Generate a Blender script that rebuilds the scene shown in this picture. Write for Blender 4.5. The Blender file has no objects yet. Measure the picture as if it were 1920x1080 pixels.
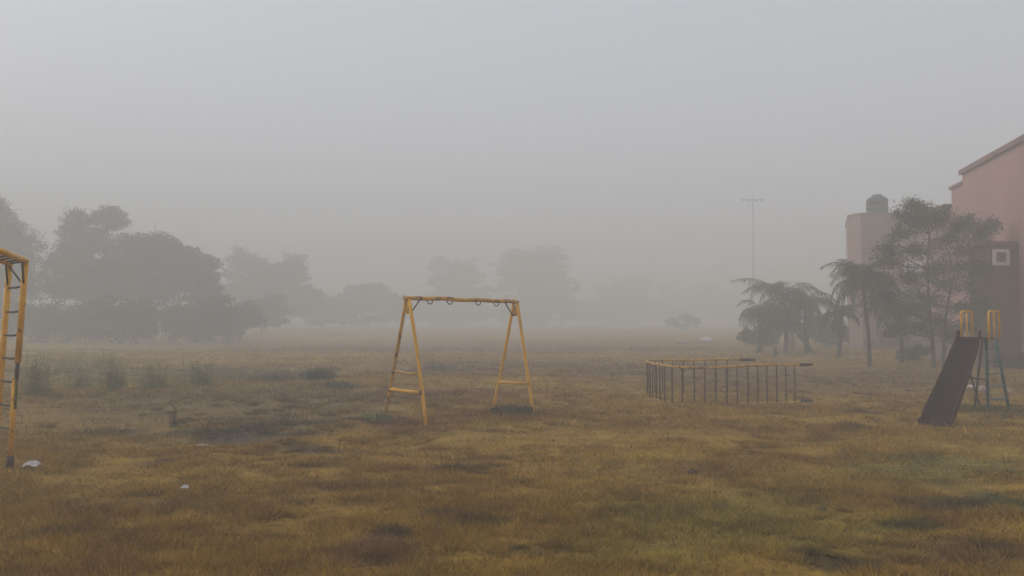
import bpy, math, random
import numpy as np
from mathutils import Vector, Matrix

R = math.radians
scene = bpy.context.scene
col = scene.collection

# ------------------------------------------------------------------ camera
F_PX = 1507.0
CAM_H = 1.6
PITCH = math.atan(55 / F_PX)
cd = bpy.data.cameras.new('camera')
cam = bpy.data.objects.new('camera', cd)
col.objects.link(cam)
cam.location = (0, 0, CAM_H)
cam.rotation_euler = (R(90) + PITCH, 0, 0)
cd.sensor_width = 36
cd.lens = F_PX / 1920 * 36
cd.clip_start = 0.05
cd.clip_end = 3000
scene.camera = cam

# ------------------------------------------------------------------ sky
SUN_EL, SUN_AZ = R(38), R(-75)      # azimuth from +Y, negative = left
world = bpy.data.worlds.new('World')
scene.world = world
world.use_nodes = True
wn, wl = world.node_tree.nodes, world.node_tree.links
bg = wn['Background']
sky = wn.new('ShaderNodeTexSky')
sky.sky_type = 'NISHITA'
sky.sun_disc = False
sky.sun_elevation = SUN_EL
sky.sun_rotation = SUN_AZ
sky.dust_density = 8.0
sky.air_density = 1.0
sky.ozone_density = 1.0
hs = wn.new('ShaderNodeHueSaturation')
hs.inputs['Saturation'].default_value = 0.13
wl.new(sky.outputs[0], hs.inputs['Color'])
wmix = wn.new('ShaderNodeMix'); wmix.data_type = 'RGBA'     # high fog evens out the sky
wmix.inputs['Factor'].default_value = 0.62
wl.new(hs.outputs[0], wmix.inputs['A'])
wmix.inputs['B'].default_value = (6.45, 6.85, 7.75, 1)
wl.new(wmix.outputs['Result'], bg.inputs['Color'])
bg.inputs['Strength'].default_value = 0.1025

# ------------------------------------------------------------------ sun (behind thick cloud and fog)
sd = bpy.data.lights.new('sun', 'SUN')
sd.energy = 0.5
sd.angle = R(40)
sd.color = (1.0, 0.95, 0.88)
sun = bpy.data.objects.new('sun', sd)
col.objects.link(sun)
sdir = Vector((math.sin(SUN_AZ) * math.cos(SUN_EL), math.cos(SUN_AZ) * math.cos(SUN_EL), math.sin(SUN_EL)))
sun.rotation_euler = sdir.to_track_quat('Z', 'Y').to_euler()
sun.location = sdir * 100

scene.view_settings.view_transform = 'Standard'
scene.view_settings.look = 'None'
scene.view_settings.exposure = 0.28
scene.view_settings.gamma = 1.0
scene.render.engine = 'CYCLES'
scene.cycles.max_bounces = 6
scene.cycles.diffuse_bounces = 3
scene.cycles.volume_bounces = 3
scene.cycles.use_denoising = True

FOG = 0.0178

# ------------------------------------------------------------------ helpers
def ray(px, py):
    x, y = (px - 960) / F_PX, (540 - py) / F_PX
    return np.array([x, math.cos(PITCH) - y * math.sin(PITCH), math.sin(PITCH) + y * math.cos(PITCH)])

def at(px, py, D):
    d = ray(px, py)
    p = d * (D / d[1])
    return np.array([p[0], D, p[2] + CAM_H])

def gat(px, py):
    d = ray(px, py)
    t = CAM_H / -d[2]
    return np.array([d[0] * t, d[1] * t, 0.0])

def _hash(ix, iy, seed):
    h = (ix.astype(np.int64) * 374761393 + iy.astype(np.int64) * 668265263 + seed * 1442695041) & 0xffffffff
    h = ((h ^ (h >> 13)) * 1274126177) & 0xffffffff
    h = ((h ^ (h >> 16)) * 2246822519) & 0xffffffff
    return ((h ^ (h >> 15)) & 0xffffff) / float(0xffffff)

def vnoise(x, y, seed=0):
    x = np.asarray(x, float); y = np.asarray(y, float)
    ix, iy = np.floor(x), np.floor(y)
    fx, fy = x - ix, y - iy
    fx = fx * fx * (3 - 2 * fx); fy = fy * fy * (3 - 2 * fy)
    a = _hash(ix, iy, seed); b = _hash(ix + 1, iy, seed)
    c = _hash(ix, iy + 1, seed); d = _hash(ix + 1, iy + 1, seed)
    return (a * (1 - fx) + b * fx) * (1 - fy) + (c * (1 - fx) + d * fx) * fy

def fbm(x, y, seed=0, o=4):
    s = 0; a = 0.5; t = 0
    for k in range(o):
        s = s + a * vnoise(x * 2 ** k + 17.3 * k, y * 2 ** k - 9.1 * k, seed + k)
        t += a; a *= 0.5
    return s / t

def hgt(x, y):
    x = np.asarray(x, float); y = np.asarray(y, float)
    r = np.sqrt(x * x + y * y)
    h = 0.22 * (fbm(x / 6.0, y / 6.0, 3, 3) - 0.5)
    h = h + 0.105 * (fbm(x / 0.9, y / 0.75, 11, 4) - 0.5) * np.clip(1.6 - r / 40, 0.2, 1)
    h = h + 0.3 * (fbm(x / 30.0, y / 30.0, 5, 2) - 0.5) * np.clip((r - 15) / 40, 0, 1)
    return h

def gz(p):
    return float(hgt(p[0], p[1]))

def mesh_np(name, verts, faces_n, loops, smooth=False):
    """verts Nx3, faces_n = verts per face (int), loops flat index array."""
    me = bpy.data.meshes.new(name)
    me.vertices.add(len(verts)); me.vertices.foreach_set('co', np.ascontiguousarray(verts, np.float32).ravel())
    nf = len(loops) // faces_n
    me.loops.add(len(loops)); me.loops.foreach_set('vertex_index', np.ascontiguousarray(loops, np.int32))
    me.polygons.add(nf)
    me.polygons.foreach_set('loop_start', np.arange(nf, dtype=np.int32) * faces_n)
    me.polygons.foreach_set('loop_total', np.full(nf, faces_n, np.int32))
    if smooth:
        me.polygons.foreach_set('use_smooth', np.ones(nf, bool))
    me.update(calc_edges=True)
    return me

def world_loc(o):
    v = Vector((0, 0, 0))
    while o is not None:
        v = v + o.location; o = o.parent
    return v

def link(name, me, mat, parent=None, origin=None):
    o = bpy.data.objects.new(name, me)
    col.objects.link(o)
    if mat: me.materials.append(mat)
    if parent is not None:
        me.transform(Matrix.Translation(-world_loc(parent)))
        o.parent = parent
    elif origin is not None:
        me.transform(Matrix.Translation(-Vector(origin)))
        o.location = Vector(origin)
    return o

def tag(o, label=None, cat=None, group=None, kind=None):
    if label: o['label'] = label
    if cat: o['category'] = cat
    if group: o['group'] = group
    if kind: o['kind'] = kind
    return o

def thing(name, loc, label, cat, group=None):
    o = bpy.data.objects.new(name, None)
    o.empty_display_size = 0.2
    col.objects.link(o)
    o.location = Vector([float(c) for c in loc])
    return tag(o, label, cat, group)

class MB:
    def __init__(s): s.v = []; s.f = []
    def add(s, vs, fs):
        n = len(s.v); s.v += [tuple(float(c) for c in v) for v in vs]
        s.f += [tuple(i + n for i in f) for f in fs]
    def tube(s, pts, rad, n=10, cap=True):
        pts = [Vector([float(c) for c in p]) for p in pts]
        if not hasattr(rad, '__len__'): rad = [rad] * len(pts)
        rings = []; prev = None
        for i, p in enumerate(pts):
            a = pts[max(i - 1, 0)]; b = pts[min(i + 1, len(pts) - 1)]
            t = (b - a).normalized()
            if prev is None:
                u = t.orthogonal().normalized()
            else:
                u = (prev - t * prev.dot(t))
                u = u.normalized() if u.length > 1e-6 else t.orthogonal().normalized()
            prev = u; w = t.cross(u)
            rings.append([p + (u * math.cos(2 * math.pi * k / n) + w * math.sin(2 * math.pi * k / n)) * rad[i] for k in range(n)])
        vs = [v for r in rings for v in r]; fs = []
        for i in range(len(rings) - 1):
            for k in range(n):
                k2 = (k + 1) % n
                fs.append((i * n + k, i * n + k2, (i + 1) * n + k2, (i + 1) * n + k))
        if cap:
            fs.append(tuple(range(n - 1, -1, -1)))
            fs.append(tuple((len(rings) - 1) * n + k for k in range(n)))
        s.add(vs, fs)
    def hexa(s, c):
        """8 corners: bottom 4 ccw, top 4 ccw."""
        s.add(c, [(3, 2, 1, 0), (4, 5, 6, 7), (0, 1, 5, 4), (1, 2, 6, 5), (2, 3, 7, 6), (3, 0, 4, 7)])
    def box(s, c, size, ux=(1, 0, 0), uy=(0, 1, 0), uz=(0, 0, 1)):
        c = np.array(c, float); ux, uy, uz = [np.array(u, float) for u in (ux, uy, uz)]
        hx, hy, hz = [q / 2 for q in size]
        P = [c + ux * a * hx + uy * b * hy + uz * d * hz for d in (-1, 1) for a, b in ((-1, -1), (1, -1), (1, 1), (-1, 1))]
        s.hexa(P)
    def prism(s, poly, z0, z1):
        n = len(poly)
        vs = [(x, y, z0) for x, y in poly] + [(x, y, z1) for x, y in poly]
        fs = [tuple(range(n - 1, -1, -1)), tuple(range(n, 2 * n))]
        fs += [(i, (i + 1) % n, n + (i + 1) % n, n + i) for i in range(n)]
        s.add(vs, fs)
    def build(s, name, mat, parent=None, smooth=False, bevel=0, origin=None):
        me = bpy.data.meshes.new(name)
        me.from_pydata(s.v, [], s.f); me.update()
        if smooth:
            for p in me.polygons: p.use_smooth = True
        o = link(name, me, mat, parent, origin)
        if bevel:
            m = o.modifiers.new('bevel', 'BEVEL'); m.width = bevel; m.segments = 2; m.limit_method = 'ANGLE'
        return o

# ------------------------------------------------------------------ materials
def new_mat(name, rough=0.8, spec=0.3):
    m = bpy.data.materials.new(name); m.use_nodes = True
    b = m.node_tree.nodes['Principled BSDF']
    b.inputs['Roughness'].default_value = rough
    b.inputs['Specular IOR Level'].default_value = spec
    return m, m.node_tree.nodes, m.node_tree.links, b

def texpos(n, obj=False):
    if obj:
        return n.new('ShaderNodeTexCoord').outputs['Object']
    return n.new('ShaderNodeNewGeometry').outputs['Position']

def noise(n, l, vec, scale, detail=5, rough=0.6, stretch=None):
    t = n.new('ShaderNodeTexNoise'); t.inputs['Scale'].default_value = scale
    t.inputs['Detail'].default_value = detail; t.inputs['Roughness'].default_value = rough
    if stretch:
        mp = n.new('ShaderNodeMapping'); mp.inputs['Scale'].default_value = stretch
        l.new(vec, mp.inputs['Vector']); vec = mp.outputs[0]
    l.new(vec, t.inputs['Vector'])
    return t.outputs['Fac']

def ramp(n, l, fac, stops, interp='LINEAR'):
    r = n.new('ShaderNodeValToRGB'); cr = r.color_ramp; cr.interpolation = interp
    while len(cr.elements) < len(stops): cr.elements.new(0.5)
    for e, (p, c) in zip(cr.elements, stops):
        e.position = p; e.color = (*c, 1) if len(c) == 3 else c
    l.new(fac, r.inputs['Fac'])
    return r.outputs['Color']

def mix(n, l, a, b, fac, mode='MIX'):
    m = n.new('ShaderNodeMix'); m.data_type = 'RGBA'; m.blend_type = mode
    for k, v in (('A', a), ('B', b)):
        if isinstance(v, tuple): m.inputs[k].default_value = (*v, 1)
        else: l.new(v, m.inputs[k])
    if isinstance(fac, float): m.inputs['Factor'].default_value = fac
    else: l.new(fac, m.inputs['Factor'])
    return m.outputs['Result']

def mathn(n, l, op, a, b=0.0, clamp=False):
    m = n.new('ShaderNodeMath'); m.operation = op; m.use_clamp = clamp
    for i, v in enumerate((a, b)):
        if isinstance(v, (int, float)): m.inputs[i].default_value = v
        else: l.new(v, m.inputs[i])
    return m.outputs[0]

def bump(n, l, b, h, strength=0.4, dist=0.01):
    k = n.new('ShaderNodeBump'); k.inputs['Strength'].default_value = strength; k.inputs['Distance'].default_value = dist
    l.new(h, k.inputs['Height']); l.new(k.outputs[0], b.inputs['Normal'])

# field colour: patches of dry, green, reddish and bare ground, shared by the soil and the grass
# (centre x, centre y, radius x, radius y, colour, strength)
def P(px, py, rx_px, ry_px, c, s):
    g = gat(px, py); a = gat(px + rx_px, py); b = gat(px, py - ry_px); b2 = gat(px, py + ry_px)
    return (g[0], (b[1] + b2[1]) / 2, a[0] - g[0], abs(b[1] - b2[1]) / 2, c, s)
GREEN = (0.26, 0.205, 0.036)
DGREEN = (0.070, 0.082, 0.026)
RED = (0.21, 0.090, 0.036)
DARK = (0.120, 0.080, 0.034)
ASH = (0.115, 0.088, 0.058)
MUD = (0.185, 0.105, 0.052)
patches = [
    P(1560, 715, 460, 30, MUD, 0.75), P(1000, 690, 520, 18, MUD, .7), P(900, 648, 800, 12, (0.22, 0.115, 0.068), .85),
    P(420, 765, 430, 45, (0.165, 0.118, 0.060), .75), P(300, 702, 330, 16, (0.12, 0.11, 0.058), .7), P(860, 742, 180, 16, RED, .6),
    P(1400, 985, 330, 75, GREEN, 0.75), P(1790, 885, 220, 30, (0.20, 0.175, 0.046), 0.8), P(1180, 1050, 160, 45, GREEN, .6), P(1560, 905, 160, 22, GREEN, .35),
    P(1705, 988, 80, 16, DGREEN, 0.9), P(1880, 952, 100, 30, DGREEN, 0.95), P(1330, 955, 45, 12, DARK, 0.7), P(1240, 950, 30, 9, DARK, .6),
    P(740, 1003, 60, 10, DGREEN, 0.8), P(1780, 950, 90, 26, (0.12, 0.075, 0.036), .75), P(1790, 985, 50, 12, RED, .6),
    P(685, 1035, 105, 42, (0.18, 0.088, 0.048), 0.85), P(750, 797, 100, 18, RED, 0.8), P(955, 778, 110, 15, RED, 0.7),
    P(1330, 885, 170, 20, (0.24, 0.135, 0.042), .6), P(1800, 1050, 200, 30, (0.17, 0.105, 0.040), .7),
    P(440, 812, 160, 16, (0.085, 0.068, 0.046), 0.95), P(560, 790, 120, 10, ASH, 0.85), P(200, 802, 100, 10, DARK, 0.6), P(600, 838, 90, 8, DARK, .85),
    P(270, 865, 60, 8, DARK, .7), P(1540, 1042, 70, 22, (0.085, 0.058, 0.024), 0.9), P(870, 875, 60, 9, DARK, .7), P(880, 972, 110, 10, DARK, .7),
    P(280, 930, 130, 14, DARK, .6), P(150, 1000, 110, 16, DARK, .45), P(640, 920, 180, 14, (0.19, 0.105, 0.036), .6), P(140, 1060, 140, 16, RED, .5), P(1010, 1050, 50, 12, DARK, .6),
    P(1860, 770, 100, 16, (0.085, 0.085, 0.030), .85), P(1620, 775, 60, 6, DARK, .6), P(1600, 800, 40, 6, DARK, .6), P(1390, 850, 60, 7, DARK, .4),
]

fg = bpy.data.node_groups.new('field_colour', 'ShaderNodeTree')
fg.interface.new_socket('Color', in_out='OUTPUT', socket_type='NodeSocketColor')
n, l = fg.nodes, fg.links
gout = n.new('NodeGroupOutput')
pos = texpos(n)
big = noise(n, l, pos, 0.22, 4, 0.6, (1, 1.5, 0))
mid = noise(n, l, pos, 1.3, 5, 0.62, (1, 1.6, 0))
c0 = ramp(n, l, big, [(0.34, (0.280, 0.156, 0.024)), (0.5, (0.362, 0.214, 0.034)), (0.66, (0.348, 0.228, 0.040))])
c1 = ramp(n, l, mid, [(0.30, (0.48, 0.42, 0.34)), (0.41, (0.78, 0.74, 0.67)), (0.54, (1.0, 1.0, 1.0)), (0.70, (1.16, 1.15, 1.10))])
# edge distortion
wn1 = n.new('ShaderNodeTexNoise'); wn1.inputs['Scale'].default_value = 1.1; wn1.inputs['Detail'].default_value = 5
l.new(pos, wn1.inputs['Vector'])
vs = n.new('ShaderNodeVectorMath'); vs.operation = 'SUBTRACT'; l.new(wn1.outputs['Color'], vs.inputs[0]); vs.inputs[1].default_value = (.5, .5, .5)
vm = n.new('ShaderNodeVectorMath'); vm.operation = 'MULTIPLY'; l.new(vs.outputs[0], vm.inputs[0]); vm.inputs[1].default_value = (1.4, 1.8, 0)
va = n.new('ShaderNodeVectorMath'); va.operation = 'ADD'; l.new(pos, va.inputs[0]); l.new(vm.outputs[0], va.inputs[1])
cur = c0
for (cx, cy, rx, ry, c, s) in patches:
    a = n.new('ShaderNodeVectorMath'); a.operation = 'SUBTRACT'; l.new(va.outputs[0], a.inputs[0]); a.inputs[1].default_value = (cx, cy, 0)
    b = n.new('ShaderNodeVectorMath'); b.operation = 'MULTIPLY'; l.new(a.outputs[0], b.inputs[0]); b.inputs[1].default_value = (1 / rx, 1 / ry, 0)
    d = n.new('ShaderNodeVectorMath'); d.operation = 'LENGTH'; l.new(b.outputs[0], d.inputs[0])
    mr = n.new('ShaderNodeMapRange'); mr.interpolation_type = 'SMOOTHSTEP'
    l.new(d.outputs['Value'], mr.inputs['Value'])
    mr.inputs['From Min'].default_value = 0.35; mr.inputs['From Max'].default_value = 1.35
    mr.inputs['To Min'].default_value = s; mr.inputs['To Max'].default_value = 0
    cur = mix(n, l, cur, c, mr.outputs[0])
cur = mix(n, l, cur, c1, 1.0, 'MULTIPLY')
l.new(cur, gout.inputs[0])

def mat_ground():
    m, n, l, b = new_mat('field_soil', 0.95, 0.1)
    g = n.new('ShaderNodeGroup'); g.node_tree = fg
    pos = texpos(n)
    f = noise(n, l, pos, 14, 6, 0.7)
    k = ramp(n, l, f, [(0.3, (0.5, 0.47, 0.44)), (0.5, (.9, .9, .88)), (0.7, (1.15, 1.12, 1.05))])
    l.new(mix(n, l, g.outputs[0], k, 1.0, 'MULTIPLY'), b.inputs['Base Color'])
    bump(n, l, b, f, 0.9, 0.04)
    return m

def mat_grass():
    m, n, l, b = new_mat('dry_grass', 0.85, 0.12)
    g = n.new('ShaderNodeGroup'); g.node_tree = fg
    a = n.new('ShaderNodeAttribute'); a.attribute_name = 'tint'
    k = ramp(n, l, a.outputs['Fac'], [(0.0, (0.62, 0.62, 0.52)), (0.35, (.95, .95, .85)), (0.7, (1.2, 1.16, 1.05)), (1.0, (1.7, 1.6, 1.45))])
    l.new(mix(n, l, g.outputs[0], k, 1.0, 'MULTIPLY'), b.inputs['Base Color'])
    return m

def mat_leaf(name, c1, c2, scale=0.8, tr=0.2):
    m, n, l, b = new_mat(name, 0.7, 0.2)
    pos = texpos(n)
    f = noise(n, l, pos, scale, 3, 0.6)
    l.new(ramp(n, l, f, [(0.35, c1), (0.65, c2)]), b.inputs['Base Color'])
    return m

def mat_bark(name, c1, c2):
    m, n, l, b = new_mat(name, 0.9, 0.15)
    pos = texpos(n)
    f = noise(n, l, pos, 9, 5, 0.65, (1, 1, 0.25))
    l.new(ramp(n, l, f, [(0.35, c1), (0.65, c2)]), b.inputs['Base Color'])
    bump(n, l, b, f, 0.6, 0.02)
    return m

def mat_paint(name, c, chip=(0.10, 0.055, 0.03), rough=0.45, amount=0.60, dirt=0.55, spec=0.4):
    m, n, l, b = new_mat(name, rough, spec)
    pos = texpos(n)
    f1 = noise(n, l, pos, 9, 6, 0.7)
    f2 = noise(n, l, pos, 3.1, 4, 0.6)
    base = ramp(n, l, f2, [(0.3, tuple(x * dirt for x in c)), (0.6, c)])
    msk = ramp(n, l, f1, [(amount, (0, 0, 0)), (amount + 0.05, (1, 1, 1))])
    l.new(mix(n, l, base, chip, msk), b.inputs['Base Color'])
    l.new(mathn(n, l, 'ADD', mathn(n, l, 'MULTIPLY', msk, 0.4), rough), b.inputs['Roughness'])
    bump(n, l, b, f1, 0.25, 0.004)
    return m

def mat_plaster(name, c, dark, streak=0.5):
    m, n, l, b = new_mat(name, 0.9, 0.15)
    pos = texpos(n)
    f1 = noise(n, l, pos, 0.55, 5, 0.6)
    f2 = noise(n, l, pos, 2.4, 6, 0.7, (1, 1, 0.12))
    base = ramp(n, l, f1, [(0.35, tuple(x * 0.86 for x in c)), (0.62, c)])
    msk = ramp(n, l, f2, [(0.52, (0, 0, 0)), (0.72, (streak,) * 3)])
    l.new(mix(n, l, base, dark, msk), b.inputs['Base Color'])
    bump(n, l, b, noise(n, l, pos, 22, 4, 0.6), 0.3, 0.008)
    return m

M = {
    'ground': mat_ground(),
    'grass': mat_grass(),
    'yellow': mat_paint('yellow_paint', (0.80, 0.40, 0.012), (0.16, 0.085, 0.035), amount=0.60, dirt=0.7),
    'yellow_worn': mat_paint('worn_yellow_paint', (0.68, 0.33, 0.016), (0.14, 0.07, 0.03), amount=0.53, dirt=0.55),
    'ochre': mat_paint('faded_ochre_paint', (0.60, 0.32, 0.045), (0.16, 0.09, 0.05), amount=0.55, dirt=0.6),
    'rust': mat_paint('rusted_steel', (0.10, 0.058, 0.038), (0.05, 0.03, 0.02), 0.85, 0.5),
    'dark_steel': mat_paint('dark_steel', (0.055, 0.05, 0.042), (0.10, 0.055, 0.03), 0.7, 0.55),
    'green_steel': mat_paint('green_steel', (0.10, 0.11, 0.035), (0.16, 0.09, 0.03), 0.6, 0.6),
    'teal': mat_paint('teal_paint', (0.055, 0.14, 0.15), (0.06, 0.06, 0.05), 0.5, 0.6),
    'chute': mat_paint('dark_purple_chute', (0.022, 0.008, 0.011), (0.034, 0.013, 0.010), 0.9, 0.58, dirt=0.8, spec=0.06),
    'chute_edge': mat_paint('rust_brown_edge', (0.050, 0.020, 0.014), (0.06, 0.03, 0.02), 0.8, 0.6, spec=0.1),
    'concrete': mat_plaster('concrete_footing', (0.20, 0.19, 0.17), (0.10, 0.09, 0.08)),
    'pink': mat_plaster('pink_plaster', (0.40, 0.222, 0.190), (0.26, 0.145, 0.125), 0.45),
    'pink_rear': mat_plaster('faded_pink_plaster', (0.36, 0.215, 0.185), (0.18, 0.12, 0.105), 0.5),
    'maroon': mat_plaster('maroon_plaster', (0.205, 0.102, 0.085), (0.10, 0.055, 0.05), 0.5),
    'coping': mat_plaster('coping_plaster', (0.25, 0.135, 0.12), (0.13, 0.08, 0.075), 0.6),
    'plinth': mat_plaster('plinth_plaster', (0.075, 0.035, 0.030), (0.04, 0.025, 0.02), 0.5),
    'pale': mat_plaster('pale_plaster', (0.36, 0.28, 0.25), (0.22, 0.16, 0.14), 0.5),
    'white': mat_plaster('white_paint', (0.74, 0.70, 0.71), (0.5, 0.46, 0.46), 0.3),
    'tank': mat_paint('black_plastic_tank', (0.020, 0.042, 0.055), (0.05, 0.06, 0.062), 0.5, 0.62),
    'galv': mat_paint('galvanised_steel', (0.11, 0.12, 0.12), (0.08, 0.08, 0.08), 0.5, 0.6),
    'bark': mat_bark('bark', (0.055, 0.042, 0.032), (0.11, 0.088, 0.068)),
    'bark_pale': mat_bark('pale_bark', (0.09, 0.07, 0.055), (0.18, 0.15, 0.12)),
    'leaf_far': mat_leaf('far_foliage', (0.034, 0.046, 0.024), (0.062, 0.078, 0.038)),
    'leaf_mid': mat_leaf('green_foliage', (0.028, 0.040, 0.018), (0.062, 0.082, 0.034), 1.5),
    'leaf_brown': mat_leaf('olive_foliage', (0.044, 0.048, 0.022), (0.095, 0.094, 0.044), 1.5),
    'frond': mat_leaf('palm_frond', (0.034, 0.052, 0.022), (0.082, 0.100, 0.040), 2.0),
    'weed': mat_leaf('weed_green', (0.17, 0.158, 0.052), (0.25, 0.225, 0.080), 3.0),
    'weed_dark': mat_leaf('weed_dark', (0.022, 0.034, 0.016), (0.045, 0.055, 0.024), 3.0),
    'weed_dry': mat_leaf('weed_dry', (0.060, 0.042, 0.026), (0.11, 0.078, 0.045), 4.0),
}
m, n, l, b = new_mat('window_glass', 0.12, 0.6)
b.inputs['Base Color'].default_value = (0.16, 0.17, 0.18, 1)
M['glass'] = m
m, n, l, b = new_mat('white_plastic', 0.4, 0.4)
f = noise(n, l, texpos(n), 30, 3); l.new(ramp(n, l, f, [(0.3, (0.5, 0.46, 0.5)), (0.7, (0.78, 0.74, 0.78))]), b.inputs['Base Color'])
M['plastic'] = m

# ------------------------------------------------------------------ ground
na_f, na_b = 760, 90
a1 = np.linspace(R(-48), R(48), na_f)
a2 = np.linspace(R(48), R(312), na_b)[1:-1]
ang = np.concatenate([a1, a2])
rad = np.concatenate([[0.6], np.geomspace(2.0, 60, 460), np.geomspace(64, 420, 40)])
A, RR = np.meshgrid(ang, rad)
X = np.sin(A) * RR; Y = np.cos(A) * RR
Z = hgt(X, Y)
nv = X.size; na = len(ang); nr = len(rad)
verts = np.stack([X.ravel(), Y.ravel(), Z.ravel()], 1)
i, j = np.meshgrid(np.arange(nr - 1), np.arange(na), indexing='ij')
j2 = (j + 1) % na
q = np.stack([i * na + j, (i + 1) * na + j, (i + 1) * na + j2, i * na + j2], -1).reshape(-1, 4)
q = q[:, ::-1]
verts = np.vstack([verts, [[0, 0, float(hgt(0, 0))]]])
cen = len(verts) - 1
me = bpy.data.meshes.new('ground')
tri = [(cen, jj, (jj + 1) % na) for jj in range(na)]
lv = np.concatenate([q.ravel(), np.array(tri)[:, ::-1].ravel()]).astype(np.int32)
me.vertices.add(len(verts)); me.vertices.foreach_set('co', verts.astype(np.float32).ravel())
me.loops.add(len(lv)); me.loops.foreach_set('vertex_index', lv)
nq = len(q)
me.polygons.add(nq + len(tri))
me.polygons.foreach_set('loop_start', np.concatenate([np.arange(nq) * 4, nq * 4 + np.arange(len(tri)) * 3]).astype(np.int32))
me.polygons.foreach_set('loop_total', np.concatenate([np.full(nq, 4), np.full(len(tri), 3)]).astype(np.int32))
me.polygons.foreach_set('use_smooth', np.ones(nq + len(tri), bool))
me.update(calc_edges=True); me.validate()
# make sure faces look up
if me.polygons[10].normal.z < 0: me.flip_normals()
tag(link('ground', me, M['ground']), 'dry brown and olive field of short grass running off into the fog', None, None, 'structure')

# grass: short dry blades, too many to count
rng = np.random.default_rng(7)
def blades(N, r0, r1, hmul, wmul, half=40):
    # density per area falls with distance
    u = rng.random(N)
    r = r0 * (r1 / r0) ** u
    a = (rng.random(N) * 2 - 1) * R(half)
    x = np.sin(a) * r; y = np.cos(a) * r
    t1 = fbm(x / 0.45, y / 0.40, 31, 3)
    t2 = fbm(x / 2.3, y / 1.8, 41, 3)
    keep = rng.random(N) < np.clip((t2 - 0.22) * 2.6, 0.15, 1) * np.clip((t1 - 0.15) * 2.5, .2, 1)
    x, y, r, t1, t2 = x[keep], y[keep], r[keep], t1[keep], t2[keep]
    n = len(x)
    h = (0.018 + 0.085 * np.clip(t1 - 0.3, 0, 1) * (0.5 + t2)) * (0.5 + rng.random(n)) * hmul
    long = rng.random(n) < 0.02
    h[long] *= 2.3; 
    w = (0.0028 + 0.0009 * r) * wmul * (0.6 + 0.8 * rng.random(n))
    th = rng.random(n) * 2 * math.pi
    lean = rng.random(n) ** 0.8 * 1.5
    ln = th + rng.normal(0, 1, n)
    z = hgt(x, y) - 0.004
    bx, by = np.cos(th) * w / 2, np.sin(th) * w / 2
    dx, dy = np.cos(ln) * h * lean, np.sin(ln) * h * lean
    v = np.empty((n, 3, 3))
    v[:, 0] = np.stack([x - bx, y - by, z], 1)
    v[:, 1] = np.stack([x + bx, y + by, z], 1)
    v[:, 2] = np.stack([x + dx, y + dy, z + h], 1)
    tint = np.clip(rng.normal(0.42, 0.2, n) + (t1 - 0.5) * 0.3, 0, 1)
    return v.reshape(-1, 3), np.repeat(tint, 3)
v1, t1 = blades(520000, 3.2, 13, 1.0, 1.0)
v2, t2 = blades(300000, 12, 45, 1.25, 1.3)
def tussocks(N):
    g = rng
    r = 3.6 * (26 / 3.6) ** (g.random(N) ** .9); a = (g.random(N) * 2 - 1) * R(38)
    cx, cy = np.sin(a) * r, np.cos(a) * r
    keep = fbm(cx / 1.5, cy / 1.2, 61, 3) > .47
    cx, cy, r = cx[keep], cy[keep], r[keep]
    per = 150
    R0 = g.uniform(.05, .17, len(cx)); H0 = R0 * g.uniform(.35, .75, len(cx))
    cx, cy, r, R0, H0 = [np.repeat(q, per) for q in (cx, cy, r, R0, H0)]
    n = len(cx); q = np.sqrt(g.random(n)); t = g.random(n) * 2 * math.pi
    x, y = cx + np.cos(t) * q * R0, cy + np.sin(t) * q * R0 * .85
    h = H0 * (1.15 - .7 * q) * g.uniform(.5, 1.2, n) + .012
    w = (.0028 + .0006 * r) * g.uniform(.6, 1.3, n); th = g.random(n) * 2 * math.pi
    z = hgt(x, y) - .004
    bx, by = np.cos(th) * w / 2, np.sin(th) * w / 2
    out = .35 + q * 1.0
    dx = np.cos(t) * h * out + g.normal(0, .35, n) * h; dy = np.sin(t) * h * out + g.normal(0, .35, n) * h
    v = np.empty((n, 3, 3))
    v[:, 0] = np.stack([x - bx, y - by, z], 1); v[:, 1] = np.stack([x + bx, y + by, z], 1); v[:, 2] = np.stack([x + dx, y + dy, z + h], 1)
    return v.reshape(-1, 3), np.repeat(np.clip(g.normal(.45, .22, n), 0, 1), 3)
v3, t3 = tussocks(2600)
vv = np.vstack([v1, v2, v3]); tt = np.concatenate([t1, t2, t3])
me = mesh_np('grass', vv, 3, np.arange(len(vv)))
at_ = me.attributes.new('tint', 'FLOAT', 'POINT'); at_.data.foreach_set('value', tt.astype(np.float32))
tag(link('grass', me, M['grass']), 'short dry brown and green grass covering the field', 'grass', None, 'stuff')

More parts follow.
